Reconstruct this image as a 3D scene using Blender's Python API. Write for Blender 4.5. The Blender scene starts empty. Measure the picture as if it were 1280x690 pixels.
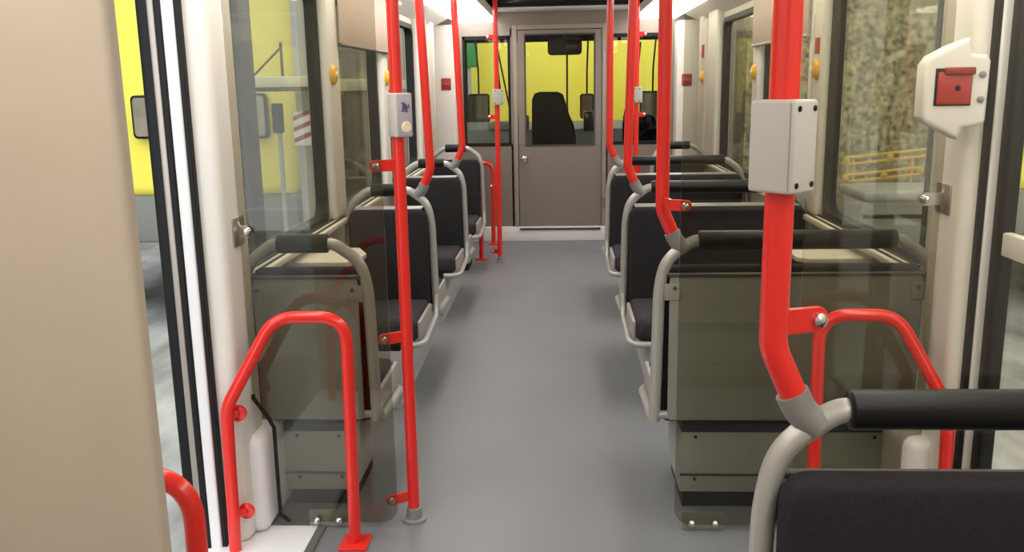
import bpy, bmesh, math, random
from mathutils import Vector, Matrix

S = bpy.context.scene
C = S.collection
random.seed(5)

# ------------------------------------------------------------------ camera
F_PX, YAW, PITCH, ROLL, CAM_H = 1126.5, 0.05497, 0.20943, -0.0178, 1.4171
cy_, sy_ = math.cos(YAW), math.sin(YAW)
cp_, sp_ = math.cos(PITCH), math.sin(PITCH)
fwd = Vector((-sy_ * cp_, cy_ * cp_, -sp_))
rgt = Vector((cy_, sy_, 0))
upv = rgt.cross(fwd)
cr_, sr_ = math.cos(ROLL), math.sin(ROLL)
r2 = rgt * cr_ + upv * sr_
u2 = upv * cr_ - rgt * sr_
cam_data = bpy.data.cameras.new('camera')
cam = bpy.data.objects.new('camera', cam_data)
C.objects.link(cam)
cam_data.sensor_fit = 'HORIZONTAL'
cam_data.sensor_width = 36.0
cam_data.lens = F_PX * 36.0 / 1280.0
cam_data.clip_start = 0.02
m = Matrix((r2, u2, -fwd)).transposed().to_4x4()
m.translation = Vector((0, 0, CAM_H))
cam.matrix_world = m
S.camera = cam

# ------------------------------------------------------------------ light
S.view_settings.view_transform = 'Standard'
S.view_settings.look = 'None'
S.view_settings.exposure = 0.0
S.view_settings.gamma = 1.0
S.view_settings.use_curve_mapping = False
W = bpy.data.worlds.new('sky')
S.world = W
W.use_nodes = True
bg = W.node_tree.nodes['Background']
bg.inputs['Color'].default_value = (0.92, 0.97, 1.0, 1)
WORLD_STRENGTH = 3.0
bg.inputs['Strength'].default_value = WORLD_STRENGTH
LAMP_STRENGTH = 6.0          # the two light bands under the ceiling

# ------------------------------------------------------------------ materials
def mat(name, col, rough=0.5, metal=0.0, spec=0.5, noise=0.0, nscale=40.0, bump=0.0, coat=0.0, stretch=None):
    M = bpy.data.materials.new(name)
    M.use_nodes = True
    nt = M.node_tree
    b = nt.nodes['Principled BSDF']
    b.inputs['Base Color'].default_value = (*col, 1)
    b.inputs['Roughness'].default_value = rough
    b.inputs['Metallic'].default_value = metal
    b.inputs['Specular IOR Level'].default_value = spec
    b.inputs['Coat Weight'].default_value = coat
    if noise or bump:
        tc = nt.nodes.new('ShaderNodeTexCoord')
        mp = nt.nodes.new('ShaderNodeMapping')
        nz = nt.nodes.new('ShaderNodeTexNoise')
        nz.inputs['Scale'].default_value = nscale
        nz.inputs['Detail'].default_value = 5
        nt.links.new(tc.outputs['Object'], mp.inputs['Vector'])
        if stretch:
            mp.inputs['Scale'].default_value = stretch
        nt.links.new(mp.outputs['Vector'], nz.inputs['Vector'])
        if noise:
            rp = nt.nodes.new('ShaderNodeValToRGB')
            rp.color_ramp.elements[0].position = 0.3
            rp.color_ramp.elements[1].position = 0.7
            rp.color_ramp.elements[0].color = (*[max(0, c * (1 - noise)) for c in col], 1)
            rp.color_ramp.elements[1].color = (*[min(1, c * (1 + noise)) for c in col], 1)
            nt.links.new(nz.outputs['Fac'], rp.inputs['Fac'])
            nt.links.new(rp.outputs['Color'], b.inputs['Base Color'])
        if bump:
            bp = nt.nodes.new('ShaderNodeBump')
            bp.inputs['Strength'].default_value = bump
            bp.inputs['Distance'].default_value = 0.002
            nt.links.new(nz.outputs['Fac'], bp.inputs['Height'])
            nt.links.new(bp.outputs['Normal'], b.inputs['Normal'])
    return M

def emit(name, col, s):
    M = bpy.data.materials.new(name)
    M.use_nodes = True
    nt = M.node_tree
    b = nt.nodes['Principled BSDF']
    b.inputs['Base Color'].default_value = (0.8, 0.8, 0.8, 1)
    b.inputs['Emission Color'].default_value = (*col, 1)
    b.inputs['Emission Strength'].default_value = s
    return M

def glass(name, tint, refl=1.0):
    """thin pane: tinted see-through body with a mirror-like Fresnel sheen"""
    M = bpy.data.materials.new(name)
    M.use_nodes = True
    nt = M.node_tree
    nt.nodes.clear()
    out = nt.nodes.new('ShaderNodeOutputMaterial')
    tr = nt.nodes.new('ShaderNodeBsdfTransparent')
    tr.inputs['Color'].default_value = (*tint, 1)
    gl = nt.nodes.new('ShaderNodeBsdfGlossy')
    gl.inputs['Roughness'].default_value = 0.02
    gl.inputs['Color'].default_value = (0.95, 0.95, 0.92, 1)
    fr = nt.nodes.new('ShaderNodeFresnel')
    geo = nt.nodes.new('ShaderNodeNewGeometry')
    ior = nt.nodes.new('ShaderNodeMapRange')          # both faces of the thin pane reflect alike
    ior.inputs['To Min'].default_value = 1.45
    ior.inputs['To Max'].default_value = 1 / 1.45
    nt.links.new(geo.outputs['Backfacing'], ior.inputs['Value'])
    nt.links.new(ior.outputs['Result'], fr.inputs['IOR'])
    mu = nt.nodes.new('ShaderNodeMath')
    mu.operation = 'MULTIPLY'
    mu.inputs[1].default_value = refl
    mx = nt.nodes.new('ShaderNodeMixShader')
    nt.links.new(fr.outputs['Fac'], mu.inputs[0])
    nt.links.new(mu.outputs[0], mx.inputs['Fac'])
    nt.links.new(tr.outputs[0], mx.inputs[1])
    nt.links.new(gl.outputs[0], mx.inputs[2])
    nt.links.new(mx.outputs[0], out.inputs['Surface'])
    return M

RED = mat('red_enamel', (0.80, 0.022, 0.014), 0.28, coat=0.3)
TUBE = mat('grey_tube_paint', (0.47, 0.465, 0.445), 0.34, metal=0.3)
SOCK = mat('grey_socket', (0.26, 0.26, 0.25), 0.45, metal=0.2)
FOAM = mat('black_grip_foam', (0.008, 0.008, 0.008), 0.36, spec=0.22, bump=0.05, nscale=300)
FABRIC = mat('charcoal_upholstery', (0.027, 0.0245, 0.028), 0.9, spec=0.12, noise=0.18, nscale=260, bump=0.1)
CUSH = mat('charcoal_cushion_cloth', (0.045, 0.040, 0.045), 0.9, spec=0.15, noise=0.4, nscale=90, bump=0.3)
SHELL = mat('grey_seat_shell', (0.30, 0.30, 0.275), 0.5, noise=0.05, nscale=200)
SIDE = mat('taupe_seat_side', (0.36, 0.325, 0.32), 0.6)
PLINTH = mat('pale_plinth_paint', (0.42, 0.43, 0.42), 0.5, noise=0.04, nscale=120)
DARK = mat('black_rubber', (0.007, 0.007, 0.008), 0.55, spec=0.3)
DGREY = mat('dark_grey_plastic', (0.06, 0.06, 0.06), 0.5)
CHROME = mat('polished_steel', (0.75, 0.74, 0.72), 0.18, metal=1.0)
STEEL = mat('brushed_steel', (0.45, 0.43, 0.40), 0.35, metal=0.85)
WALL = mat('cream_wall_panel', (0.64, 0.585, 0.51), 0.5, noise=0.03, nscale=6)
POST = mat('off_white_post', (0.78, 0.75, 0.70), 0.42, noise=0.02, nscale=8)
CABW = mat('brushed_taupe_metal', (0.31, 0.275, 0.245), 0.36, metal=0.55, noise=0.10, nscale=30, stretch=(1, 1, 12))
CABF = mat('pale_taupe_frame', (0.42, 0.375, 0.335), 0.34, metal=0.5)
SKIRT = mat('white_skirting', (0.84, 0.84, 0.86), 0.45)
CEIL = mat('white_ceiling_panel', (0.82, 0.80, 0.77), 0.4)
BLIND = mat('beige_blind_cloth', (0.52, 0.41, 0.34), 0.65, noise=0.05, nscale=14, stretch=(1, 6, 0.6))
BEIGE = mat('beige_cabinet', (0.55, 0.475, 0.385), 0.5, noise=0.03, nscale=5)
BOXG = mat('light_grey_box', (0.55, 0.53, 0.50), 0.45)
LILAC = mat('lilac_grey_faceplate', (0.46, 0.43, 0.50), 0.45)
IVORY = mat('ivory_button', (0.92, 0.80, 0.60), 0.4)
YBTN = mat('yellow_button', (0.90, 0.50, 0.03), 0.4)
REDP = mat('red_plastic', (0.42, 0.03, 0.025), 0.35)
REDSIGN = mat('red_sign_paint', (0.36, 0.025, 0.025), 0.5)
TABLE = mat('cream_laminate', (0.70, 0.64, 0.54), 0.4)
BLACKC = mat('black_seat_cloth', (0.004, 0.004, 0.005), 0.9, spec=0.05, noise=0.4, nscale=30)
CONSOLE = mat('grey_console', (0.16, 0.17, 0.18), 0.5)
SCREEN = mat('dark_screen', (0.02, 0.02, 0.022), 0.12)
YEL = mat('yellow_vehicle_paint', (0.97, 0.85, 0.11), 0.35)
YSK = mat('grey_vehicle_skirt', (0.22, 0.22, 0.20), 0.6)
MIRR = mat('mirror_grey', (0.30, 0.27, 0.20), 0.25, metal=0.3, noise=0.2, nscale=6)
GREEN = mat('green_panel', (0.03, 0.30, 0.08), 0.5)
PEBBLE = mat('olive_pebbledash', (0.36, 0.33, 0.21), 0.9, noise=0.85, nscale=22, bump=0.8)
DEPOT = mat('brown_depot_wall', (0.15, 0.125, 0.10), 0.85, noise=0.3, nscale=2.5)
GROUND = mat('grey_asphalt', (0.30, 0.30, 0.29), 0.7, noise=0.5, nscale=3.2, stretch=(1, 0.35, 1))
COLM = mat('grey_column_paint', (0.42, 0.42, 0.42), 0.6)
CANOPY = mat('pale_canopy', (0.62, 0.60, 0.42), 0.6)
RAIL = mat('ochre_rail', (0.85, 0.56, 0.13), 0.4)
BIN = mat('grey_bin', (0.26, 0.26, 0.24), 0.5)
WGLASS = glass('window_glass', (0.955, 0.96, 0.93), 0.45)
TGLASS = glass('tinted_partition_glass', (0.755, 0.745, 0.69), 1.0)
CLEAR = glass('clear_partition_glass', (0.94, 0.925, 0.875), 0.8)
CGLASS = glass('cab_glass', (0.97, 0.97, 0.95), 0.5)
LAMP = emit('light_band_diffuser', (1.0, 0.95, 0.87), LAMP_STRENGTH)

def floor_mat():
    M = mat('grey_speckled_vinyl', (0.19, 0.192, 0.205), 0.40, spec=0.45)
    nt = M.node_tree
    b = nt.nodes['Principled BSDF']
    tc = nt.nodes.new('ShaderNodeTexCoord')
    n1 = nt.nodes.new('ShaderNodeTexNoise')
    n1.inputs['Scale'].default_value = 260
    n1.inputs['Detail'].default_value = 3
    n2 = nt.nodes.new('ShaderNodeTexNoise')
    n2.inputs['Scale'].default_value = 2.2
    n2.inputs['Detail'].default_value = 4
    nt.links.new(tc.outputs['Object'], n1.inputs['Vector'])
    nt.links.new(tc.outputs['Object'], n2.inputs['Vector'])
    r1 = nt.nodes.new('ShaderNodeValToRGB')
    r1.color_ramp.elements[0].color = (0.150, 0.154, 0.170, 1)
    r1.color_ramp.elements[1].color = (0.240, 0.243, 0.258, 1)
    r1.color_ramp.elements[0].position = 0.35
    r1.color_ramp.elements[1].position = 0.65
    nt.links.new(n1.outputs['Fac'], r1.inputs['Fac'])
    nt.links.new(r1.outputs['Color'], b.inputs['Base Color'])
    r2_ = nt.nodes.new('ShaderNodeMapRange')
    r2_.inputs['To Min'].default_value = 0.34
    r2_.inputs['To Max'].default_value = 0.55
    nt.links.new(n2.outputs['Fac'], r2_.inputs['Value'])
    nt.links.new(r2_.outputs['Result'], b.inputs['Roughness'])
    return M
FLOOR = floor_mat()

# ------------------------------------------------------------------ mesh helpers
class MB:
    def __init__(self):
        self.bm = bmesh.new()

    def box(self, a, b, bev=0.0, seg=2, rot=None, piv=None):
        x0, y0, z0 = a
        x1, y1, z1 = b
        t = bmesh.new()
        bmesh.ops.create_cube(t, size=1)
        for v in t.verts:
            v.co = Vector(((x0 + x1) / 2 + v.co.x * (x1 - x0), (y0 + y1) / 2 + v.co.y * (y1 - y0), (z0 + z1) / 2 + v.co.z * (z1 - z0)))
        if bev > 0:
            bev = min(bev, 0.49 * min(abs(x1 - x0), abs(y1 - y0), abs(z1 - z0)))
            bmesh.ops.bevel(t, geom=t.edges[:], offset=bev, segments=seg, profile=0.5, affect='EDGES')
        if rot is not None:
            pv = Vector(piv) if piv is not None else Vector(((x0 + x1) / 2, (y0 + y1) / 2, (z0 + z1) / 2))
            for v in t.verts:
                v.co = pv + rot @ (v.co - pv)
        self._merge(t)
        return self

    def _merge(self, t):
        tm = bpy.data.meshes.new('tmp')
        t.to_mesh(tm)
        t.free()
        self.bm.from_mesh(tm)
        bpy.data.meshes.remove(tm)

    def tube(self, pts, r, fillet=0.0, n=14, fseg=7, cap=True):
        pts = [Vector(p) for p in pts]
        path = [pts[0]]
        for i in range(1, len(pts) - 1):
            f = fillet[i] if isinstance(fillet, (list, tuple)) else fillet
            a = pts[i - 1] - pts[i]
            b = pts[i + 1] - pts[i]
            f = min(f, a.length * 0.49, b.length * 0.49)
            if f < 1e-5 or a.normalized().dot(b.normalized()) < -0.99999:
                path.append(pts[i])
                continue
            p0 = pts[i] + a.normalized() * f
            p2 = pts[i] + b.normalized() * f
            for k in range(fseg + 1):
                t = k / fseg
                path.append(p0 * (1 - t) ** 2 + pts[i] * 2 * t * (1 - t) + p2 * t * t)
        path.append(pts[-1])
        t = bmesh.new()
        rings = []
        T = (path[1] - path[0]).normalized()
        N = T.orthogonal().normalized()
        for i, p in enumerate(path):
            if i == 0:
                Tn = (path[1] - path[0]).normalized()
            elif i == len(path) - 1:
                Tn = (path[-1] - path[-2]).normalized()
            else:
                Tn = ((path[i + 1] - p).normalized() + (p - path[i - 1]).normalized()).normalized()
            N = (N - Tn * N.dot(Tn)).normalized()
            B = Tn.cross(N)
            rr = r(i / (len(path) - 1)) if callable(r) else r
            rings.append([t.verts.new(p + (N * math.cos(2 * math.pi * k / n) + B * math.sin(2 * math.pi * k / n)) * rr) for k in range(n)])
        for i in range(len(rings) - 1):
            for k in range(n):
                t.faces.new((rings[i][k], rings[i][(k + 1) % n], rings[i + 1][(k + 1) % n], rings[i + 1][k]))
        if cap:
            t.faces.new(rings[0][::-1])
            t.faces.new(rings[-1])
        bmesh.ops.recalc_face_normals(t, faces=t.faces[:])
        self._merge(t)
        return self

    def prism(self, outline, a, b, axis='y', bev=0.0, seg=2):
        """outline in the two other axes, extruded along axis from a to b"""
        def P(u, v, w):
            return {'y': (u, w, v), 'x': (w, u, v), 'z': (u, v, w)}[axis]
        t = bmesh.new()
        va = [t.verts.new(P(u, v, a)) for u, v in outline]
        vb = [t.verts.new(P(u, v, b)) for u, v in outline]
        n = len(outline)
        fa = t.faces.new(va)
        fb = t.faces.new(vb[::-1])
        for i in range(n):
            t.faces.new((va[i], vb[i], vb[(i + 1) % n], va[(i + 1) % n]))
        bmesh.ops.recalc_face_normals(t, faces=t.faces[:])
        if bev > 0:
            ed = list({e for f in (fa, fb) for e in f.edges})
            bmesh.ops.bevel(t, geom=ed, offset=bev, segments=seg, profile=0.5, affect='EDGES')
        self._merge(t)
        return self

    def lathe(self, prof, c, axis, n=20):
        """prof: (radius, distance along axis) from the base c"""
        ax = Vector(axis).normalized()
        N = ax.orthogonal().normalized()
        B = ax.cross(N)
        c = Vector(c)
        t = bmesh.new()
        rings = [[t.verts.new(c + ax * h + (N * math.cos(2 * math.pi * k / n) + B * math.sin(2 * math.pi * k / n)) * max(r, 1e-4)) for k in range(n)] for r, h in prof]
        for i in range(len(rings) - 1):
            for k in range(n):
                t.faces.new((rings[i][k], rings[i][(k + 1) % n], rings[i + 1][(k + 1) % n], rings[i + 1][k]))
        t.faces.new(rings[0][::-1])
        t.faces.new(rings[-1])
        bmesh.ops.recalc_face_normals(t, faces=t.faces[:])
        self._merge(t)
        return self

    def build(self, name, material, parent=None, smooth=True, angle=0.6):
        me = bpy.data.meshes.new(name)
        bmesh.ops.remove_doubles(self.bm, verts=self.bm.verts[:], dist=1e-6)
        self.bm.to_mesh(me)
        self.bm.free()
        me.materials.append(material)
        if smooth:
            me.polygons.foreach_set('use_smooth', [True] * len(me.polygons))
            try:
                me.set_sharp_from_angle(angle=angle)
            except Exception:
                pass
        o = bpy.data.objects.new(name, me)
        C.objects.link(o)
        if parent is not None:
            o.parent = parent
        return o

def rrect(x0, z0, x1, z1, r, n=5):
    """rounded rectangle outline; r is one radius or (bottom-left, bottom-right, top-right, top-left)"""
    rs = r if isinstance(r, (tuple, list)) else (r,) * 4
    out = []
    for (cx, cz, a0, q) in ((x0, z0, 180, 0), (x1, z0, 270, 1), (x1, z1, 0, 2), (x0, z1, 90, 3)):
        rr = rs[q]
        if rr < 1e-5:
            out.append((cx, cz))
            continue
        ox = cx + rr if q in (0, 3) else cx - rr
        oz = cz + rr if q in (0, 1) else cz - rr
        for k in range(n + 1):
            a = math.radians(a0 + 90 * k / n)
            out.append((ox + rr * math.cos(a), oz + rr * math.sin(a)))
    return out

def tag(o, label=None, cat=None, group=None, kind=None):
    if label: o['label'] = label
    if cat: o['category'] = cat
    if group: o['group'] = group
    if kind: o['kind'] = kind
    return o

def thing(name, label, cat, loc=(0, 0, 0), rz=0.0, group=None):
    o = bpy.data.objects.new(name, None)
    o.empty_display_size = 0.1
    C.objects.link(o)
    o.location = loc
    o.rotation_euler = (0, 0, rz)
    return tag(o, label, cat, group)

def struct(o, label=None):
    o['kind'] = 'structure'
    if label: o['label'] = label
    return o

def copy_tree(o, parent=None):
    c = o.copy()
    C.objects.link(c)
    if parent is not None:
        c.parent = parent
    for ch in [x for x in bpy.data.objects if x.parent == o]:
        copy_tree(ch, c)
    return c

def again(root, loc, rz, label, group=None):
    c = copy_tree(root)
    c.location = loc
    c.rotation_euler = (0, 0, rz)
    c['label'] = label
    if group: c['group'] = group
    return c

PI = math.pi
XL, XR = -1.10, 1.21            # inner faces of the side walls
Y0, YF = -1.2, 8.23             # back and front of the saloon
MID = 0.055

# ------------------------------------------------------------------ structure: shell
struct(MB().box((XL - .06, Y0, -.06), (XR + .06, 10.2, 0)).build('floor', FLOOR), 'grey speckled vinyl aisle floor')
struct(MB().box((XL - .06, Y0, 2.2), (XR + .06, 10.2, 2.26)).build('ceiling', CEIL))
struct(MB().box((XL - .06, Y0 - .06, -.06), (XR + .06, Y0, 2.26)).build('wall_back', WALL))

def wall(side, name):
    s = -1 if side == 'L' else 1
    xi = XL if s < 0 else XR
    xo = xi + s * .06
    a, b = min(xi, xo), max(xi, xo)
    w = MB()
    def seg(y0, y1, z0, z1): w.box((a, y0, z0), (b, y1, z1))
    seg(Y0, 1.30, 0, 2.2)                                   # behind the doorway
    seg(1.30, 2.62, 2.0, 2.2)                               # over the doorway
    seg(2.62, 3.02, 0, 2.2)                                 # door pillar
    seg(3.02, 10.2, 0, .80)                                 # below the windows
    seg(3.02, 10.2, 1.86, 2.2)                              # above the windows
    for y0, y1 in ((4.20, 4.42), (5.50, 5.66), (6.92, 7.36), (7.62, 8.40), (9.9, 10.2)):
        seg(y0, y1, .80, 1.86)
    o = w.build(name, WALL, smooth=False)
    return struct(o)
wall('L', 'wall_left')
wall('R', 'wall_right')

# door pillars beside the two doorways and the posts between windows
for s, nm in ((-1, 'left'), (1, 'right')):
    xi = XL if s < 0 else XR
    def X(d): return xi - s * d                              # d metres into the saloon
    def bx(mb, d0, d1, y0, y1, z0, z1, bev=0.0):
        a, b = sorted((X(d0), X(d1)))
        mb.box((a, y0, z0), (b, y1, z1), bev, 3)
    p = MB(); bx(p, -.02, .110 if s < 0 else .085, 2.58, 2.80, 0, 2.1, .030)
    struct(p.build('trim_1' if s < 0 else 'trim_2', POST), 'smooth off-white door pillar')
    g = MB(); bx(g, .028, .043, 2.555, 2.62, 0, 2.05, .003)
    struct(g.build('trim_3' if s < 0 else 'trim_4', DARK), 'thin black seal of the door pillar')
    g = MB(); bx(g, -.006, .029, 2.548, 2.62, 0, 2.05, .006)
    struct(g.build('trim_5' if s < 0 else 'trim_6', SKIRT), 'white edge strip of the doorway')
    g = MB(); bx(g, -.026, -.005, 2.545, 2.62, 0, 2.05, .006)
    struct(g.build('trim_70' if s < 0 else 'trim_71', DARK), 'black rubber edge of the doorway')
    if s < 0:
        g = MB(); bx(g, -.046, -.025, 2.550, 2.62, 0, 2.05, .004)
        struct(g.build('trim_72', CABF), 'taupe door guide strip')
    k = 7 if s < 0 else 30
    for y0, y1, d in ((4.19, 4.41, .045), (5.50, 5.66, .045), (6.93, 7.34, .05), (7.60, 7.80, .05)):
        p = MB(); bx(p, -.01, d, y0, y1, .80, 1.98, .02)
        struct(p.build('trim_%d' % k, POST), 'off-white window post'); k += 1
    # window sill rails: pale ledge with two dark grooves
    p = MB(); bx(p, -.005, .075, 3.0, 7.4, .775, .80, .006)
    struct(p.build('trim_%d' % k, TABLE), 'pale window ledge'); k += 1
    p = MB(); bx(p, .046, .056, 3.0, 7.4, .798, .804); bx(p, .014, .024, 3.0, 7.4, .798, .804)
    struct(p.build('trim_%d' % k, DARK), 'dark grooves along the window ledge'); k += 1
    # heating duct along the foot of the wall
    p = MB(); bx(p, -.005, .150, 2.64, 7.3, 0, .33, .035)
    struct(p.build('trim_%d' % k, SKIRT), 'white heating duct at the foot of the wall'); k += 1
    # sloping cant panel and light band above the windows
    a = X(0); b_ = X(.30)
    pr = MB().prism([(X(-.01), 1.90), (X(.17), 1.99), (X(.17), 2.21), (X(-.01), 2.21)], Y0, 8.0, 'y')
    struct(pr.build('trim_%d' % k, CEIL), 'sloping cove panel above the windows'); k += 1

# front bulkhead: three window openings
w = MB()
yb0, yb1 = 8.23, 8.28
for x0, x1, z0, z1 in ((XL, -.42, .133, .885), (.42, XR, .133, .885), (XL, -.42, 1.835, 2.2), (.42, XR, 1.835, 2.2), (-.42, .42, 1.90, 2.2),
                       (XL, -.86, .885, 1.835), (-.435, -.375, .133, 1.90), (.375, .43, .133, 1.90), (.925, XR, .885, 1.835)):
    w.box((x0, yb0, z0), (x1, yb1, z1))
struct(w.build('wall_front', CABW, smooth=False), 'taupe metal driver cab bulkhead')
struct(MB().box((XL, 8.205, 0), (XR, 8.28, .133), .006).build('baseboard_front', SKIRT), 'white skirting below the driver cab bulkhead')
struct(MB().box((-.37, 8.19, .104), (.37, 8.206, .122), .003).build('trim_60', DGREY), 'thin door sill strip')

# cab door
d = thing('door_1', None, None, (0, 8.22, 0)); struct(d, 'taupe driver cab door with a tall window')
q = MB()
for x0, x1, z0, z1 in ((-.37, .375, .137, .875), (-.37, -.298, .875, 1.885), (.308, .375, .875, 1.885), (-.298, .308, 1.838, 1.885)):
    q.box((x0, 0, z0), (x1, .03, z1), 0.003, 1)
q.build('door_panel', CABW, d)
q = MB()
for x0, x1, z0, z1 in ((-.41, -.375, .137, 1.93), (.38, .415, .137, 1.93), (-.375, .38, 1.888, 1.93)):
    q.box((x0, -.012, z0), (x1, .02, z1), .003, 1)
q.build('door_frame', CABF, d)
q = MB()
for x0, x1, z0, z1 in ((-.310, -.296, .872, 1.842), (.306, .320, .872, 1.842), (-.31, .32, .862, .878), (-.31, .32, 1.836, 1.85)):
    q.box((x0, -.006, z0), (x1, .01, z1))
q.build('window_frame', DGREY, d)
MB().box((-.298, .012, .875), (.308, .018, 1.838)).build('window_pane', CGLASS, d)
MB().lathe([(.010, 0), (.010, .03), (.030, .034), (.034, .05), (.026, .062), (.004, .066)], (-.318, 0, .757), (0, -1, 0)).build('door_knob', CHROME, d)
for zz in (.35, 1.0, 1.65):
    MB().tube([(.398, -.018, zz - .045), (.398, -.018, zz + .045)], .009, n=10).build('hinge', STEEL, d)

# bulkhead side windows
for k, (x0, x1) in enumerate(((-.86, -.435), (.43, .925))):
    wd = thing('window_%d' % (k + 1), None, None, (0, 8.235, 0)); struct(wd, 'driver cab side window')
    q = MB()
    for a in ((x0, -.012, .885, x0 + .022, .02, 1.835), (x1 - .022, -.012, .885, x1, .02, 1.835), (x0, -.012, .87, x1, .02, .90), (x0, -.012, 1.81, x1, .02, 1.84)):
        q.box(a[:3], a[3:])
    q.build('window_frame', DARK, wd)
    MB().box((x0 + .01, .012, .89), (x1 - .01, .018, 1.83)).build('window_pane', CGLASS, wd)

# side windows
n = 3
for s in (-1, 1):
    xi = XL if s < 0 else XR
    for (y0, y1) in ((3.02, 4.20), (4.42, 5.50), (5.66, 6.92), (8.4, 9.9)):
        wd = thing('window_%d' % n, None, None, (xi, 0, 0)); struct(wd, 'side window with a black rubber gasket'); n += 1
        t = bmesh.new()
        o_out = rrect(y0 - .005, .795, y1 + .005, 1.865, .07)
        o_in = rrect(y0 + .028, .828, y1 - .028, 1.832, .06)
        g = MB()
        a, b = sorted((s * -.006, s * .05))
        vo0 = [g.bm.verts.new((a, u, v)) for u, v in o_out]; vi0 = [g.bm.verts.new((a, u, v)) for u, v in o_in]
        vo1 = [g.bm.verts.new((b, u, v)) for u, v in o_out]; vi1 = [g.bm.verts.new((b, u, v)) for u, v in o_in]
        L = len(o_out)
        for i in range(L):
            j = (i + 1) % L
            g.bm.faces.new((vo0[i], vo0[j], vi0[j], vi0[i])); g.bm.faces.new((vo1[i], vi1[i], vi1[j], vo1[j]))
            g.bm.faces.new((vi0[i], vi0[j], vi1[j], vi1[i])); g.bm.faces.new((vo0[i], vo1[i], vo1[j], vo0[j]))
        bmesh.ops.recalc_face_normals(g.bm, faces=g.bm.faces[:])
        t.free()
        g.build('window_frame', DARK, wd, smooth=False)
        a, b = sorted((s * .022, s * .028))
        MB().prism(o_in, a, b, 'x').build('window_pane', WGLASS, wd, smooth=False)

# doors: the far one on the open side slid along the outside, the near side closed
dl = thing('door_2', None, None, (XL, 0, 0)); struct(dl, 'door leaf slid open outside the doorway')
q = MB()
for y0, y1, z0, z1 in ((2.638, 2.70, 0, 2.0), (3.36, 3.50, 0, 2.0), (2.66, 3.40, 0, .12), (2.66, 3.40, 1.9, 2.0)):
    q.box((-.105, y0, z0), (-.070, y1, z1), .006, 2)
q.build('door_frame', DGREY, dl)
MB().box((-.108, 2.610, 0), (-.062, 2.640, 2.0), .012, 3).build('edge_seal', DARK, dl)
MB().box((-.09, 2.66, .12), (-.084, 3.40, 1.9)).build('window_pane', WGLASS, dl, smooth=False)

dr = thing('door_3', None, None, (XR, 0, 0)); struct(dr, 'closed glazed folding door')
for y0, y1 in ((1.96, 2.545), (1.33, 1.94)):
    q = MB()
    for a0, a1, z0, z1 in ((y0, y0 + .05, 0, 2.0), (y1 - .055, y1, 0, 2.0), (y0, y1, 0, .10), (y0, y1, 1.92, 2.0)):
        q.box((-.012, a0, z0), (.03, a1, z1), .01, 3)
    lf = q.build('door_leaf', DARK, dr)
    MB().box((-.008, y0 + .05, .935), (.022, y1 - .055, 1.0), .006, 2).build('middle_rail', POST, lf)
    MB().box((.008, y0 + .05, .1), (.014, y1 - .055, 1.92)).build('window_pane', WGLASS, lf, smooth=False)

# doorway thresholds
struct(MB().box((XL - .05, 1.33, -.01), (-.80, 2.70, .004)).build('trim_61', SKIRT), 'pale threshold of the open doorway')
struct(MB().box((-.803, 1.33, 0), (-.775, 2.70, .009), .003).build('trim_62', STEEL), 'metal edge of the threshold')

# front corner pillars
for s, nm in ((-1, 'trim_63'), (1, 'trim_64')):
    xi = XL if s < 0 else XR
    a, b = sorted((xi, xi - s * .20))
    q = MB().box((a, 8.0, 0), (b, 8.23, 1.93), .03, 3)
    struct(q.build(nm, POST), 'pale corner pillar beside the driver cab')
    a, b = sorted((xi, xi - s * .06))
    q = MB().box((a, 7.36, 0), (b, 7.62, 1.9), .02, 3)
    struct(q.build('trim_65' if s < 0 else 'trim_66', WALL), 'cream panel of the front doorway')
    a, b = sorted((xi + s * .01, xi - s * .012))
    struct(MB().box((a, 7.82, 0), (b, 7.97, 1.86), .004).build('trim_67' if s < 0 else 'trim_68', DGREY), 'dark strip shading the front door gap')  # dark grey strip, the shade of the door gap put in as colour

# ------------------------------------------------------------------ ceiling lamps and display
for s in (-1, 1):
    xc = MID + s * .80
    lt = thing('ceiling_light', 'long white light band above the %s seats, lit' % ('single' if s < 0 else 'double'), 'light', (xc, 0, 0), group='light bands')
    x0, x1 = sorted((s * .16, s * -.17))
    MB().box((x0, Y0 + .02, 1.955), (x1, 8.2, 1.985), .006).build('diffuser', LAMP, lt)
    MB().box((x0 - .012, Y0 + .02, 1.985), (x1 + .012, 8.2, 2.05)).build('housing', CEIL, lt)
    MB().lathe([(.010, 0), (.010, .008), (.003, .011)], (-.02, 7.75, 1.955), (0, 0, -1), 12).build('screw', DGREY, lt)
dp = thing('display_box', 'black ceiling display box hung over the driver cab door', 'display', (.065, 8.06, 2.06))
MB().box((-.67, -.15, 0.0), (.67, .14, .15), .012).build('housing', DARK, dp)
MB().box((-.64, -.156, .03), (.64, -.149, .14), .003).build('screen', SCREEN, dp)
MB().box((-.66, -.14, -.022), (.66, .14, -.001), .006).build('bottom_strip', CEIL, dp)

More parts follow.
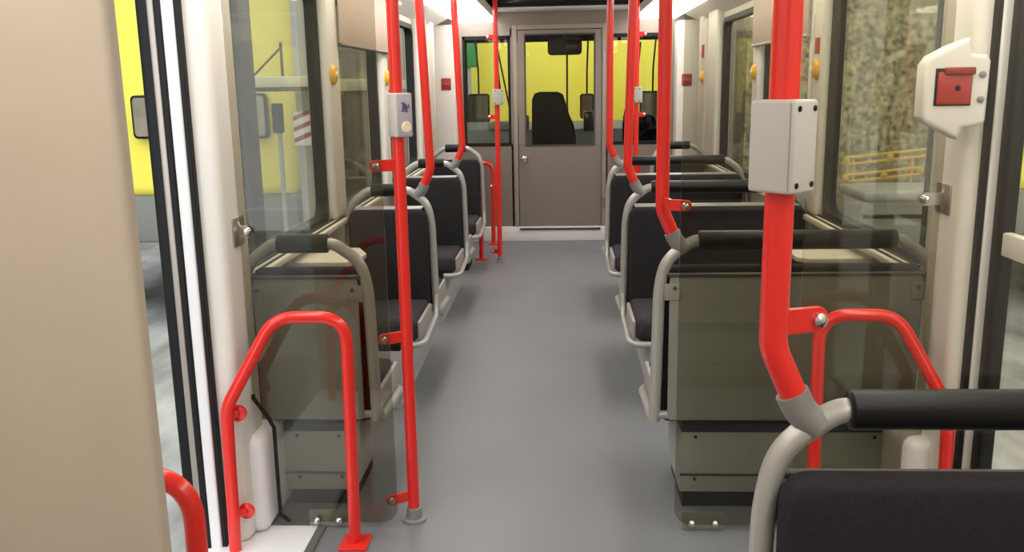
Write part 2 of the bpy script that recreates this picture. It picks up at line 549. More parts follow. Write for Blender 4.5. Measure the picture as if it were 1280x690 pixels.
# ------------------------------------------------------------------ seats
def make_seat(name, label, cat, W_, hh, sides, rear_panel, group, piping=False):
    """frame plane y=0, front towards -y (side -1); sides lists the directions seats face"""
    t = thing(name, label, cat, group=group)
    hw = W_ / 2
    sl = min(.125, hw - hh)
    f = MB()
    path_top = [(-hw + .004, 0, .45), (-hw + .010, 0, .775), (-hw + .030, 0, .865), (-hw + sl - .012, 0, .924), (-hh + .02, 0, .926)]
    left = [(-hw, 0, .325)] + path_top
    fil = [0, .1, .08, .06, .05, 0]
    f.tube(left, .019, fil)
    f.tube([(-x, y, z) for x, y, z in left], .019, fil)
    for s in sides:
        f.tube([(-hw, 0, .42), (-hw, s * .035, .310), (-hw, s * .465, .282), (hw, s * .465, .282), (hw, s * .035, .310), (hw, 0, .42)], .0155, [0, .05, .07, .07, .05, 0])
    f.tube([(-hw, 0, .345), (hw, 0, .345)], .014)
    f.build('frame', TUBE, t)
    MB().lathe([(.026, 0), (.031, .004), (.031, 2 * hh - .004), (.026, 2 * hh)], (-hh, 0, .926), (1, 0, 0), 20).build('grip', FOAM, t)
    for s in sides:
        b = MB()
        a0, a1 = sorted((s * .012, s * .075))
        b.prism(rrect(-hw + .024, .33, hw - .024, .838, (.02, .02, .045, .045)), a0, a1, 'y', .018, 3)
        bo = b.build('backrest', FABRIC, t)
        if piping:
            a0, a1 = sorted((s * .010, s * .046))
            MB().box((-hw + .05, a0, .836), (hw - .05, a1, .843), .003).build('edge_strip', TUBE, bo)
        c = MB()
        a0, a1 = sorted((s * .05, s * .475))
        c.box((-hw + .024, a0, .292), (hw - .024, a1, .402), .035, 4)
        co = c.build('cushion', CUSH, t)
        a0, a1 = sorted((s * .10, s * .455))
        for sx in (-1, 1):
            x0, x1 = sorted((sx * (hw - .010), sx * (hw - .026)))
            MB().box((x0, a0, .296), (x1, a1, .388), .007, 3).build('side_shell', SIDE, co)
    if rear_panel:
        s = -sides[0]
        p = MB()
        a0, a1 = sorted((s * .004, s * .014))
        p.prism(rrect(-hw + .042, .330, hw - .042, .812, .012), a0, a1, 'y', .002, 1)
        po = p.build('rear_panel', SHELL, t)
        for sx in (-1, 1):
            a0, a1 = sorted((s * .013, s * .018))
            x0, x1 = sorted((sx * (hw - .024), sx * (hw - .078)))
            MB().box((x0, a0, .735), (x1, a1, .79), .004).build('mounting_tab', SHELL, po)
        for sx in (-1, 1):
            MB().lathe([(.007, 0), (.007, .003), (.003, .005)], (sx * (hw - .058), s * .017, .775), (0, s, 0), 10).build('screw', DGREY, po)
        q = MB()
        a0, a1 = sorted((0, s * .020))
        q.box((-hw + .03, a0, .811), (hw - .03, a1, .822), .003)
        q.build('top_edge', DGREY, po)
    # plinth
    px = hw - .092
    y0, y1 = (-.52, .52) if len(sides) == 2 else sorted((sides[0] * .03, sides[0] * .36))
    p = MB()
    p.box((-px, y0, .055), (px, y1, .272), .008)
    pl = p.build('plinth', PLINTH, t)
    MB().box((-px + .012, y0 + .012, 0), (px - .012, y1 - .012, .056)).build('kick_plate', PLINTH if len(sides) == 2 else DARK, pl)
    MB().box((-px + .004, y0 + .002, .271), (px - .004, y1 - .002, .300)).build('gap_shade', DARK, pl)  # black filler, paints the dark of the gap between plinth and seat
    if rear_panel:
        s = -sides[0]
        yy = y0 if s < 0 else y1
        for sx in (-1, 1):
            for zz in (.255, .105):
                MB().lathe([(.006, 0), (.006, .003), (.002, .004)], (sx * (px - .05), yy, zz), (0, s, 0), 10).build('plinth_screw', DARK, pl)
        a0, a1 = sorted((yy, yy + s * .003))
        MB().box((-px, a0, .116), (px, a1, .124)).build('plinth_seam', DGREY, pl)
    return t

XD, XS = .740, -.830
DG, SG = 'double seats', 'single seats'
N1 = make_seat('double_seat', 'charcoal double seat nearest the camera, facing it, black grip on top', 'seat', .87, .306, [-1], True, DG)
N1.location = (XD, 1.32, 0)
R1 = again(N1, (XD, 2.83, 0), PI, 'double seat behind tinted glass, grey rear panel towards the camera', DG)
BB = make_seat('back_to_back_double_seat', 'back-to-back charcoal double seat second along from the camera, behind the glazed one', 'seat', .87, .306, [-1, 1], False, DG, True)
BB.location = (XD, 4.32, 0)
again(BB, (XD, 5.82, 0), 0, 'back-to-back charcoal double seat farthest down the aisle', DG)
L1 = make_seat('single_seat', 'single seat behind tinted glass by the open doorway, grey rear panel showing', 'seat', .43, .083, [-1], True, SG)
L1.location = (XS, 2.83, 0); L1.rotation_euler = (0, 0, PI)
LB = make_seat('back_to_back_single_seat', 'back-to-back charcoal single seat just behind the pole with the stop button', 'seat', .43, .083, [-1, 1], False, SG, True)
LB.location = (XS, 4.32, 0)
again(LB, (XS, 5.82, 0), 0, 'back-to-back charcoal single seat in the middle of its row', SG)
again(L1, (XS, 7.22, 0), 0, 'charcoal single seat at the front by the far red hoop', SG)
again(L1, (.94, 7.22, 0), 0, 'charcoal single seat at the front on the double seats side', SG)

# ------------------------------------------------------------------ red grab poles on the seat frames
def make_pole(name, label, sx, lean=0.0):
    t = thing(name, label, 'pole', group='red poles standing on seat frames')
    MB().tube([(lean, 0, 2.10), (0, 0, 1.06), (0, 0, 1.025), (sx * .040, 0, .935)], .021, [0, .02, .06, 0], n=18).build('tube', RED, t)
    MB().tube([(sx * .031, 0, .953), (sx * .046, 0, .922), (sx * .072, 0, .900)], .0255, .015, n=16).build('socket', SOCK, t)
    MB().lathe([(.032, 0), (.032, .006), (.022, .02)], (lean, 0, 2.10), (0, 0, -1), 18).build('ceiling_flange', RED, t)
    return t

def bracket(t, pts, zc, h=.036):
    """red lug bent from flat steel along pts (x, y) from the tube to the bolt, domed bolt on the camera side"""
    k = MB()
    for i in range(len(pts) - 1):
        a = Vector((*pts[i], 0)); b = Vector((*pts[i + 1], 0))
        d = b - a; L = d.length; ang = math.atan2(d.y, d.x)
        last = i == len(pts) - 2
        rr = h * .45 if last else .001
        q = MB().prism(rrect(-.004 if i else 0, -h / 2, L + (.016 if last else .004), h / 2, (.001, rr, rr, .001)), -.004, .004, 'y', .0015, 1)
        for v in q.bm.verts:
            v.co = Matrix.Rotation(ang, 3, 'Z') @ v.co + a + Vector((0, 0, zc))
        k._merge(q.bm)
    o = k.build('bracket', RED, t)
    nrm = Vector((math.sin(ang), -math.cos(ang), 0))
    if nrm.y > 0: nrm = -nrm
    MB().lathe([(.012, -.012), (.012, .006), (.011, .011), (.006, .0145), (.001, .0155)], Vector((b.x, b.y, zc)), nrm, 16).build('bolt', CHROME, o)
    return o

PN = make_pole('grab_pole', 'thick red pole in the foreground carrying a light grey box', 1)
PN.location = (.318, 1.32, 0)
PR = again(PN, (.320, 2.83, 0), 0, 'red pole with a bolted lug on the tinted-glass double seat')
P2 = make_pole('grab_pole', 'red pole bent into the frame of the second double seat', 1, .026)
P2.location = (.322, 4.32, 0)
again(PN, (.318, 5.82, 0), 0, 'red pole bent into the frame of the farthest double seat')
PL = make_pole('grab_pole', 'red pole bent into the single seat frame behind the stop-button pole', -1, -.034)
PL.location = (-.622, 4.32, 0)
again(PL, (-.626, 5.82, 0), 0, 'red pole bent into the farther back-to-back single seat frame')
bracket(PN, [(.0, .0), (.070, .022)], 1.062, .040)
bracket(PR, [(.0, .0), (.016, -.10), (.058, -.118)], 1.052, .034)

def control_box(t, rz, off, z, w1, w2, h, faced=False):
    """small grey box clamped on a pole, one corner towards the aisle"""
    R = Matrix.Rotation(rz, 3, 'Z')
    c = Vector((off[0], off[1], z))
    k = MB().box((c.x - w1 / 2, c.y - w2 / 2, z), (c.x + w1 / 2, c.y + w2 / 2, z + h), .005, 3, rot=R, piv=(c.x, c.y, z))
    o = k.build('control_box', BOXG, t)
    o['label'] = 'light grey box clamped on the pole'
    def at(u, v, w):
        return c + R @ Vector((u, v, 0)) + Vector((0, 0, w))
    if not faced:
        for u in (-1, 1):
            for v in (.012, h - .012):
                MB().lathe([(.0042, 0), (.0042, .0012), (.002, .002)], at(u * (w1 / 2 - .010), -w2 / 2, v), R @ Vector((0, -1, 0)), 10).build('screw', DARK, o)
        for zz in (0,):
            q = MB().box((c.x - w1 / 2 - .0008, c.y - w2 / 2 + .006, z + .004), (c.x - w1 / 2 + .001, c.y - w2 / 2 + .0075, z + h - .004), rot=R, piv=(c.x, c.y, z))
            q.build('lid_seam', SHELL, o)
    else:
        q = MB().box((c.x - w1 / 2 + .003, c.y - w2 / 2 - .002, z + .004), (c.x + w1 / 2 - .003, c.y - w2 / 2 + .001, z + h - .004), .001, rot=R, piv=(c.x, c.y, z))
        q.build('faceplate', LILAC, o)
        MB().lathe([(.0165, -.001), (.0165, .004), (.013, .006), (.012, .005), (.002, .005)], at(.004, -w2 / 2, .030), R @ Vector((0, -1, 0)), 20).build('button', IVORY, o)
        # blue pushchair pictogram: hood, body, handle and wheels
        q = MB()
        def dot(u, v, r):
            q.lathe([(r, 0), (r, .003)], at(u, -w2 / 2 - .001, v), R @ Vector((0, -1, 0)), 12)
        def bar(u0, v0, u1, v1, r=.0022):
            q.tube([at(u0, -w2 / 2 - .003, v0), at(u1, -w2 / 2 - .003, v1)], r, n=6)
        dot(.001, .092, .0065); dot(-.007, .078, .0035); dot(.007, .076, .0035)
        bar(-.008, .094, .012, .086); bar(.012, .086, .014, .097); bar(-.008, .086, .008, .082); bar(-.001, .103, .001, .076); bar(-.010, .101, -.004, .100)
        q.build('pictogram', mat('indigo_print', (0.10, 0.09, 0.20), .6), o)
    return o
control_box(PN, math.radians(42), (-.006, -.028), 1.262, .056, .074, .128)

# ------------------------------------------------------------------ free-standing stanchions
def stanchion(name, label, x, y, lugs, box, sx, floor_col, group='floor-to-ceiling red stanchions'):
    t = thing(name, label, 'pole', (x, y, 0), group=group)
    MB().tube([(0, 0, .035), (0, 0, 2.16)], .019, n=18).build('tube', RED, t)
    MB().lathe([(.040, 0), (.040, .008), (.026, .012), (.024, .045), (.019, .048)], (0, 0, 0), (0, 0, 1), 20).build('foot', floor_col, t)
    for z in lugs:
        bracket(t, [(0, 0), (sx * .068, -.040)] if y < 4 else [(0, 0), (sx * .06, .02)], z, .036)
    return t
ST = stanchion('stanchion', 'red floor-to-ceiling pole by the single seats with a lilac button box', -.492, 2.755, (.09, .637, 1.182), None, -1, SOCK)
control_box(ST, math.radians(38), (.012, -.018), 1.268, .056, .056, .130, True)
SF = stanchion('stanchion', 'slim red pole at the front on the single seat side with a small grey box', -.490, 7.20, (.09, .62, 1.17, 1.78), None, -1, SOCK)
control_box(SF, math.radians(20), (.01, -.02), 1.262, .075, .05, .12)
SR = stanchion('stanchion', 'slim red pole at the front on the double seat side with a small grey box', .600, 7.20, (.09, .62, 1.17, 1.78), None, 1, SOCK)
control_box(SR, math.radians(-20), (.01, -.02), 1.262, .060, .05, .12)

# ------------------------------------------------------------------ red hoops
def hoop(label, y, x_in, x_out, flanges, top=.745, turn=0.0, fs=1):
    t = thing('hoop_rail', label, 'handrail', (0, y, 0), group='red hoop rails beside the doorways')
    s = 1 if x_out > x_in else -1
    def Y(x): return turn * (x - x_in) / (x_out - x_in)
    def P(x, z): return (x, Y(x), z)
    xm = x_in + s * .20
    MB().tube([P(x_in, .006), P(x_in - s * .010, top), P(xm, top + .004), P(x_out - s * .01, .475), P(x_out, .006)], .019, [0, .090, .060, .035, 0], n=16, fseg=9).build('tube', RED, t)
    MB().box((x_in - .045, -.05, 0), (x_in + .045, .05, .010), .004).build('foot_plate', RED, t)
    for z in flanges:
        q = MB()
        q.tube([P(x_out, z), (x_out - s * .030, turn + fs * .030, z)], .012, n=10)
        q.lathe([(.026, 0), (.026, .007), (.020, .010)], (x_out - s * .032, turn + fs * .040, z), (0, -fs, 0), 16)
        q.build('wall_flange', RED, t)
    return t
hoop('red hoop rail on the floor before the tinted glass of the single seat', 2.59, -.655, -1.022, (.445, .12), turn=-.055)
hoop('red hoop rail seen past the grey-boxed pole by the double seat', 2.59, .765, 1.132, (.445, .12), turn=-.055)
hoop('red hoop rail cut off by the beige partition in the foreground', 1.46, -.668, -1.06, (.445,), turn=.0, fs=-1)
hoop('red hoop rail on the floor just before the far slim pole, single seat side', 7.34, -.655, -1.02, (.445,), .745)
hoop('red hoop rail against the cab bulkhead behind the far slim pole, single seat side', 8.06, -.605, -.90, (.445,), .735)
hoop('red hoop rail near the far slim pole on the double seat side', 7.34, .745, 1.13, (.445,), .745)
hoop('red hoop rail against the cab bulkhead on the double seat side', 8.06, .700, 1.0, (.445,), .735)

# ------------------------------------------------------------------ tinted glass partitions
def windbreak(label, y, x0, x1, low_bolts, clip_x, face_x, clip_z, s, glass_mat):
    t = thing('glass_partition', label, 'partition', (0, y, 0), group='tinted glass partitions')
    if s < 0:       # the outer lower corner is cut out round the heating duct
        ol = [(-.925, .022 + .03), (-.895, .022)] + rrect(x0, .022, x1, 1.94, (.055, .055, .02, .02))[6:-6] + [(x0, 1.94), (x0, .45), (-.94, .38), (-.925, .35)]
    else:
        ol = rrect(x0, .022, x1, 1.94, (.055, .055, .02, .02))
    MB().prism(ol, -.003, .003, 'y').build('pane', glass_mat, t, smooth=False)
    if s < 0:
        MB().tube([(x0, 0, .46), (x0, 0, .45), (-.94, 0, .38), (-.925, 0, .35), (-.925, 0, .05), (-.895, 0, .022)], .007, n=8).build('rubber_edge', DARK, t)
    bk = MB()
    a, b = min(low_bolts), max(low_bolts)
    bk.box((a - .03, .006, 0), (b + .03, .012, .062), .003); bk.box((a - .03, .006, 0), (b + .03, .045, .006), .002)
    o = bk.build('floor_bracket', SHELL, t)
    for bx_ in low_bolts:
        MB().lathe([(.012, -.004), (.012, .006), (.010, .012), (.005, .016), (.001, .017)], (bx_, -.004, .030), (0, -1, 0), 16).build('bolt', CHROME, o)
    # clip holding the far edge to the door pillar
    k = MB()
    k.prism([(clip_x, clip_z - .020), (face_x - s * .012, clip_z - .018), (face_x - s * .002, clip_z - .042), (face_x - s * .002, clip_z + .042), (face_x - s * .012, clip_z + .018), (clip_x, clip_z + .020)], -.012, -.004, 'y', .002, 1)
    a, b = sorted((face_x + s * .001, face_x - s * .006))
    k.box((a, -.05, clip_z - .045), (b, .045, clip_z + .045), .003)
    k = k.build('wall_clip', STEEL, t)
    MB().lathe([(.014, -.004), (.014, .006), (.010, .012), (.001, .014)], (clip_x + s * .004, -.012, clip_z), (0, -1, 0), 16).build('bolt', CHROME, k)
    return t
windbreak('tinted glass partition in front of the single seat beside the open doorway', 2.695, -.985, -.535, (-.802, -.730), -.955, -.990, .990, -1, TGLASS)
windbreak('tinted glass partition before the double seat with the grey rear panel', 2.695, .360, 1.115, (.416, .490), 1.062, 1.125, 1.068, 1, TGLASS)
windbreak('tinted glass partition right behind the nearest double seat', 1.355, .365, 1.195, (.416, .490), 1.150, 1.210, 1.068, 1, CLEAR)

# ------------------------------------------------------------------ foreground partition
bp = thing('partition_panel', 'tall plain beige partition filling the foreground edge', 'partition', (-.86, 1.33, 0))
MB().box((-.235, -.022, 0), (.212, .018, 2.19), .012, 4).build('panel', BEIGE, bp)
MB().box((-.235, -.03, 0), (.212, .024, .10), .004).build('kick_strip', DGREY, bp)

# ------------------------------------------------------------------ small fittings
def fold_table(label, x_wall, s):
    t = thing('window_table', label, 'table', (x_wall, 3.57, .745), group='window tables')
    a = [(0, -.16), (-s * .235, -.16), (-s * .275, -.12), (-s * .275, .03), (-s * .22, .16), (0, .16)]
    MB().prism(a, -.014, .006, 'z', .004, 2).build('table_top', TABLE, t)
    MB().prism([(0, -.15), (0, -.016), (-s * .16, -.016), (-s * .05, -.15)], -.012, .012, 'y').build('bracket', SHELL, t)
    return t
fold_table('small cream window table in front of the first single seat', XL + .03, -1)
fold_table('small cream window table in front of the glazed double seat', XR - .03, 1)

def yellow_button(label, x, y, z, s):
    t = thing('door_button', label, 'button', (x, y, z), group='yellow buttons on the window posts')
    MB().lathe([(.046, 0), (.046, .008), (.040, .016), (.034, .017), (.031, .020), (.004, .021)], (0, 0, 0), (-s, 0, 0), 20).build('housing', YBTN, t)
    MB().lathe([(.016, 0), (.016, .006), (.012, .008), (.002, .009)], (-s * .018, 0, 0), (-s, 0, 0), 16).build('push_cap', IVORY, t)
    return t
yellow_button('yellow button on the first post by the single seats', XL + .045, 4.25, 1.475, -1)
yellow_button('yellow button on the slim white post beyond the single seats blind', XL + .045, 5.58, 1.47, -1)
yellow_button('yellow button under a small red label by the double seats', XR - .045, 4.25, 1.46, 1)
yellow_button('yellow button on the slim white post beyond the double seats blind', XR - .045, 5.58, 1.465, 1)
yellow_button('yellow button on the cream panel near the cab, double seat side', XR - .06, 7.48, 1.45, 1)
def sticker(name, label, a, b, cat='sign'):
    o = MB().box(a, b, .002, 1).build(name, REDSIGN)
    return tag(o, label, cat)
sticker('red_sticker', 'small red label above the yellow button by the double seats', (XR - .049, 4.22, 1.53), (XR - .044, 4.29, 1.60))
sticker('red_sticker', 'small dark red label high on the cream panel near the cab', (XR - .066, 7.43, 1.60), (XR - .059, 7.53, 1.70))
for s, lab in ((-1, 'red square sign on the corner pillar at the single seats side'), (1, 'red square sign on the corner pillar at the double seats side')):
    xi = XL if s < 0 else XR
    a, b = sorted((xi - s * .065, xi - s * .165))
    t = thing('wall_sign', lab, 'sign', ((a + b) / 2, 7.995, 1.43), group='red square signs')
    MB().box((-.042, -.004, -.05), (.042, .005, .05), .003).build('plate', REDSIGN, t)
    MB().box((-.03, -.006, -.008), (.03, -.003, .008), .001).build('pale_bar', mat('faded_red', (.42, .12, .11), .6), t)

# emergency door handle housing on the near door pillar
eb = thing('emergency_release_box', 'cream emergency release housing with a red flap on the door pillar', 'emergency box', (1.056, 2.535, 1.387), math.radians(-8))
k = MB()
k.prism([(-.085, -.075), (-.070, -.092), (-.02, -.118), (.012, -.136), (.022, -.105), (.068, -.098), (.078, -.085), (.080, .070), (.070, .085), (.034, .090), (.026, .130), (-.02, .112), (-.070, .085), (-.085, .062)], -.045, .045, 'y', .014, 4)
k.build('housing', POST, eb)
q = MB()
q.box((-.056, -.049, -.046), (.036, -.044, .052), .003); q.build('recess', DARK, eb)
fl = MB().box((-.050, -.054, -.042), (.034, -.047, .042), .004).build('red_flap', REDP, eb)
MB().box((-.036, -.062, .034), (.040, -.050, .054), .004).build('flap_lip', mat('dark_red_plastic', (.28, .02, .02), .4), fl)
MB().lathe([(.007, 0), (.006, .004), (.001, .005)], (0, -.054, .0), (0, -1, 0), 12).build('rivet', DARK, fl)
for zz in (-.030, .034):
    MB().lathe([(.009, 0), (.009, .004), (.003, .006)], (.060, -.045, zz), (0, -1, 0), 12).build('screw', SOCK, eb)

# roller blinds
for s, lab in ((-1, 'beige roller blind half down over the window by the single seats'), (1, 'beige roller blind half down over the window by the double seats')):
    xi = XL if s < 0 else XR
    t = thing('roller_blind', lab, 'blind', (xi - s * .058, 0, 0), group='beige roller blinds')
    MB().box((-.004, 4.38, 1.62), (.004, 5.60 if s > 0 else 6.02, 1.93), .002).build('cloth', BLIND, t)
    MB().tube([(0, 4.38, 1.617), (0, 5.60 if s > 0 else 6.02, 1.617)], .009, n=12).build('hem_bar', DGREY if s < 0 else BLIND, t)
    MB().tube([(0, 4.36, 1.945), (0, 5.62 if s > 0 else 6.04, 1.945)], .026, n=16).build('roller', POST, t)

# ------------------------------------------------------------------ driver cab
ds = thing('driver_chair', 'black high-backed driver seat behind the cab door window', 'seat', (-.055, 8.92, 0))
MB().prism([(-.205, .55), (-.215, 1.0), (-.21, 1.27), (-.185, 1.325), (-.14, 1.342), (.04, 1.340), (.09, 1.315), (.115, 1.24), (.15, 1.12), (.195, 1.02), (.215, .90), (.21, .55)], -.07, .07, 'y', .035, 4).build('backrest', BLACKC, ds)
MB().box((-.22, .05, .46), (.22, .50, .58), .04, 4).build('cushion', BLACKC, ds)
MB().lathe([(.16, 0), (.16, .02), (.05, .05), (.05, .46)], (0, .24, 0), (0, 0, 1), 20).build('pedestal', DGREY, ds)

cn = thing('driver_console', 'grey driver console across the cab under the windscreen', 'console', (.05, 9.64, 0))
MB().prism([(-.16, .0), (-.16, .86), (-.10, .95), (.30, 1.02), (.30, 0)], -1.13, 1.13, 'x', .01, 2).build('desk', CONSOLE, cn)
MB().box((.20, -.14, .93), (.34, .02, 1.13), .015, 3).build('screen_unit', SCREEN, cn)
MB().box((.345, -.12, .95), (.50, .06, 1.06), .015, 3).build('switch_unit', DGREY, cn)
MB().box((-.52, -.12, .96), (-.37, .04, 1.10), .02, 3).build('ticket_unit', CONSOLE, cn)
MB().box((-.80, -.12, .95), (-.55, .10, 1.04), .02, 3).build('radio_unit', SHELL, cn)

pb = thing('passenger_unit', 'black rounded seat back in the cab window beyond the far slim pole', 'seat', (.76, 8.75, 0))
MB().prism(rrect(-.16, .55, .16, 1.12, (.02, .02, .09, .09)), -.05, .05, 'y', .03, 3).build('backrest', BLACKC, pb)
MB().box((-.17, .03, .46), (.17, .42, .56), .03, 3).build('cushion', BLACKC, pb)
MB().lathe([(.12, 0), (.12, .02), (.04, .04), (.04, .46)], (0, .2, 0), (0, 0, 1), 16).build('pedestal', DGREY, pb)

im = thing('interior_mirror', 'wide dark interior mirror above the driver seat', 'mirror', (.055, 8.95, 1.765))
MB().box((-.165, -.03, -.08), (.165, .05, .08), .038, 4).build('housing', DGREY, im)
MB().box((-.15, .038, -.062), (.15, .044, .062), .004).build('mirror_glass', CHROME, im)
MB().box((.01, -.034, -.055), (.145, -.028, .06), .01, 2).build('flap', SCREEN, im)
MB().tube([(0, 0, .07), (0, .05, .436)], .012, n=10).build('stem', DGREY, im)

# windscreen
wn = thing('window_11', None, None, (0, 10.0, 0)); struct(wn, 'front windscreen of the tram')
q = MB()
for x0, x1, z0, z1 in ((XL, -1.0, .9, 2.0), (1.10, XR, .9, 2.0), (XL, XR, 1.86, 2.2), (XL, XR, .0, .95), (.075, .095, .95, 1.86)):
    q.box((x0, 0, z0), (x1, .05, z1), .004, 1)
q.build('window_frame', DARK, wn)
MB().box((-1.0, .02, .95), (1.10, .026, 1.86)).build('window_pane', CGLASS, wn, smooth=False)
for s, lab, xx in ((-1, 'slanting wiper arm in the cab window by the single seats side', -.62), (1, 'slanting wiper arm in the cab window by the double seats side', .80)):
    t = thing('wiper_arm', lab, 'wiper', (xx, 10.075, 0), group='windscreen wipers')
    MB().tube([(s * -.10, 0, 1.02), (s * .05, 0, 1.80)], .009, n=8).build('arm', DARK, t)
    MB().box((s * .05 - .012, -.012, 1.30), (s * .05 + .012, .012, 1.84), .003, rot=Matrix.Rotation(s * .09, 3, 'Y')).build('blade', DARK, t)
for lab, x0, x1, z0, z1, yy in (('grey outside mirror hanging beyond the cab window by the single seats', -1.03, -.79, .86, 1.32, 10.35),
                            ('small grey outside mirror seen through the cab door window', .235, .395, 1.02, 1.30, 10.5),
                            ('grey outside mirror beyond the cab window at the double seats side', .90, 1.19, .86, 1.32, 10.35)):
    t = thing('outside_mirror', lab, 'mirror', ((x0 + x1) / 2, yy, (z0 + z1) / 2), group='outside mirrors at the cab')
    hx, hz = (x1 - x0) / 2, (z1 - z0) / 2
    MB().prism(rrect(-hx, -hz, hx, hz, .03), 0, .05, 'y', .012, 2).build('housing', DARK, t)
    MB().prism(rrect(-hx + .018, -hz + .018, hx - .018, hz - .018, .02), -.004, .002, 'y').build('mirror_glass', MIRR, t)
    MB().tube([(0, .03, hz - .01), (0, .02, hz + .25), (0, 10.05 - yy, 1.95 - (z0 + z1) / 2)], .010, .05, n=8).build('arm', DARK, t)

# ------------------------------------------------------------------ outside
struct(MB().box((-14, -8, -.75), (14, 26, -.70)).build('ground', GROUND))
for nm, a, b in (('wall_depot_front', (-14, 20, -.7), (14, 20.2, 7)), ('wall_depot_left', (-9.2, -8, -.7), (-9, 20, 7)), ('wall_depot_right', (9, -8, -.7), (9.2, 20, 7))):
    struct(MB().box(a, b).build(nm, DEPOT))
def vehicle(label, x0, x1, y0, y1, z0, z1):
    t = thing('yellow_vehicle', label, 'vehicle', ((x0 + x1) / 2, y0, -.70), group='parked yellow vehicles')
    hx = (x1 - x0) / 2
    MB().box((-hx, 0, z0 + .7), (hx, y1 - y0, z1 + .7), .10, 4).build('body', YEL, t)
    MB().box((-hx + .03, .03, .74), (hx - .03, y1 - y0 - .03, z0 + .72), .04, 2).build('skirt', YSK, t)
    for yy in (.9, y1 - y0 - .9):
        for sx in (-1, 1):
            MB().lathe([(.30, 0), (.36, .03), (.36, .20), (.30, .22)], (sx * (hx - .11) - .11, yy, .36), (1, 0, 0), 24).build('wheel', DARK, t)
    return t
vehicle('yellow vehicle parked outside beyond the open doorway', -4.9, -2.345, 8.0, 13.0, .47, 3.6)
vehicle('yellow vehicle parked outside beyond the closed glazed door', 3.72, 6.0, 8.0, 11.3, .44, 3.6)
vehicle('yellow vehicle parked straight ahead beyond the driver cab', -1.55, 1.75, 12.6, 18.0, .72, 3.2)
for lab, x0, x1, z0, z1, y in (('dark framed mirror on the yellow vehicle beside the open doorway', -3.78, -3.52, 1.0, 1.38, 7.9),
                           ('dark framed mirror on the yellow vehicle seen through the first window', -2.72, -2.56, .99, 1.38, 7.9),
                           ('dark mirror on the yellow vehicle outside the closed door', 3.82, 4.02, .93, 1.26, 7.9)):
    t = thing('vehicle_mirror', lab, 'mirror', ((x0 + x1) / 2, y, (z0 + z1) / 2), group='mirrors of the parked vehicles')
    hx, hz = (x1 - x0) / 2, (z1 - z0) / 2
    MB().prism(rrect(-hx, -hz, hx, hz, .04), 0, .06, 'y', .012, 2).build('housing', DARK, t)
    MB().prism(rrect(-hx + .022, -hz + .022, hx - .022, hz - .022, .03), -.004, .002, 'y').build('mirror_glass', MIRR, t)
    MB().tube([(0, .05, 0), (0, .1001, 0)], .02, n=8).build('arm', DARK, t)
t = thing('green_sign', 'green panel outside, high in the cab window by the single seats', 'sign', (-1.16, 11.8, 1.92))
MB().box((-.14, 0, -.28), (.12, .04, .45), .01).build('panel', GREEN, t)
MB().tube([(0, .05, -2.6), (0, .05, .4)], .03, n=10).build('post', COLM, t)

# platform things seen through the first window beyond the open doorway
t = thing('platform_column', 'grey column outside beside the yellow vehicle', 'column', (-2.10, 7.62, -.7))
MB().box((-.095, -.09, 0), (.095, .09, 4.6), .02).build('shaft', COLM, t)
MB().box((-.15, -.14, 0), (.15, .14, .25), .02).build('base', COLM, t)
t = thing('platform_canopy', 'pale canopy on a diagonal strut outside the first window', 'canopy', (-2.24, 7.15, 1.415))
MB().box((-.22, -.08, .01), (.38, .36, .095), .01).build('roof_slab', CANOPY, t)
MB().box((-.23, -.09, -.02), (.39, .36, .01), .005).build('dark_edge', DARK, t)
MB().tube([(-.17, -.05, .08), (.04, .1, .32)], .009, n=8).build('strut', DARK, t)
MB().tube([(.04, .1, .02), (.04, .1, .36)], .012, n=8).build('post_arm', DARK, t)
t = thing('warning_board', 'red and white striped warning board outside the first window', 'sign', (-2.07, 7.3, 1.10))
MB().box((-.085, 0, -.14), (.08, .02, .13), .004).build('board', SKIRT, t)
q = MB()
for k in range(3):
    z = -.118 + k * .088
    q.prism([(-.083, z), (.076, z + .062), (.076, z + .10), (-.083, z + .036)], -.004, .001, 'y')
q.build('red_stripes', REDSIGN, t)
MB().tube([(0, .03, -1.8), (0, .03, .12)], .016, n=8).build('post', COLM, t)
t = thing('signal_lamp', 'black signal lamp outside beside the striped board', 'signal', (-2.29, 7.3, 1.18))
MB().box((-.04, 0, -.12), (.04, .08, .12), .015, 3).build('housing', DARK, t)
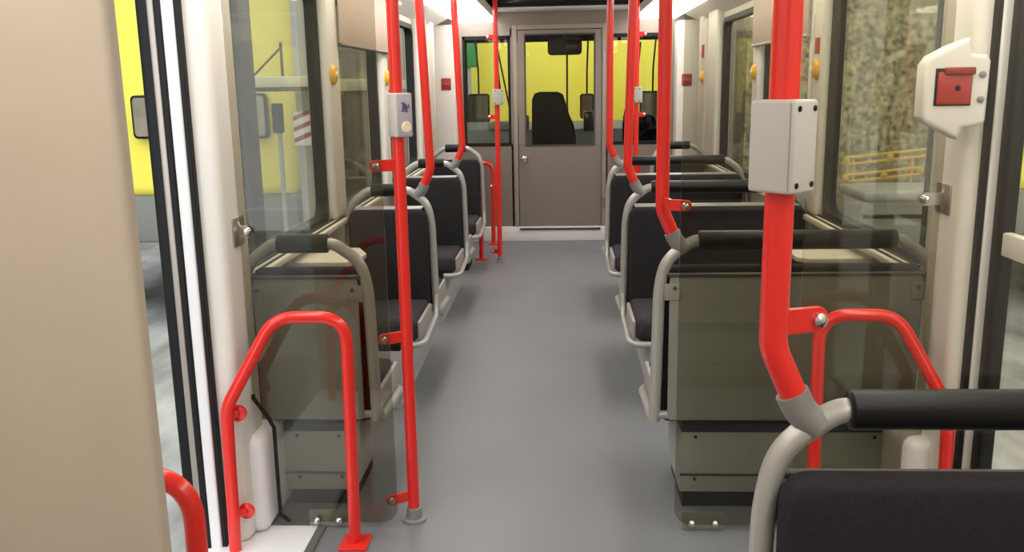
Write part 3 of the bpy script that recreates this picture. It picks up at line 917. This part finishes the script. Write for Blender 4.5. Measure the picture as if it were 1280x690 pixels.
for zz in (-.06, .055):
    MB().lathe([(.026, 0), (.03, .03), (.027, .03), (.02, .01)], (0, 0, zz), (0, -1, 0), 14).build('lens_hood', DARK, t)
MB().tube([(0, .06, -1.88), (0, .06, -.08)], .02, n=8).build('post', COLM, t)

# pebbledash wall, rails and bin outside the first window of the double seats
struct(MB().box((1.75, 8.75, -.7), (3.70, 8.95, 5.0)).build('wall_outside_right', PEBBLE))
struct(MB().box((-2.33, 9.3, -.7), (-2.20, 19, 1.38)).build('wall_outside_left', DEPOT))
struct(MB().box((-2.34, 9.3, 1.38), (-2.16, 19, 1.50), .01).build('trim_80', CANOPY), 'pale band along the wall outside')
struct(MB().box((-2.33, 9.3, 1.50), (-2.24, 19, 4.5)).build('wall_outside_left_upper', YSK))
t = thing('barrier_rail', 'ochre barrier of two tubular loops outside the window by the double seats', 'barrier', (2.51, 8.13, -.7))
for z0, z1, x1 in ((1.40, 1.445, .91), (1.245, 1.28, .80)):
    a, b = Vector((0, 0, z0)), Vector((x1, x1 * .405, z1))
    d = b - a
    lp = MB().tube([a - Vector((0, 0, .03)), a + Vector((0, 0, .03)), b + Vector((0, 0, .03)), b - Vector((0, 0, .03)), a - Vector((0, 0, .03))], .015, .015, n=8).build('tubular_rail', RAIL, t)
    for f_ in (.02, .5, .98):
        MB().lathe([(.028, 0), (.028, .01), (.012, .02)], a + d * f_ + Vector((0, -.012, 0)), (0, -1, 0), 10).build('fixing', RAIL, lp)
for xx in (.1, .7):
    MB().tube([(xx, xx * .405 + .03, 0), (xx, xx * .405 + .03, 1.40)], .016, n=8).build('leg', RAIL, t)
t = thing('grey_bin', 'grey lidded bin outside the window by the double seats', 'bin', (2.62, 7.0, -.7))
MB().prism([(-.32, .0), (-.36, .90), (-.30, 1.20), (.36, 1.20), (.40, .90), (.36, 0)], 0, .6, 'y', .03, 3).build('body', BIN, t)
MB().box((-.31, -.02, 1.19), (.37, .62, 1.27), .03, 3).build('lid', COLM, t)
MB().box((-.30, -.01, 1.06), (.36, .02, 1.09), .005).build('seam', DARK, t)
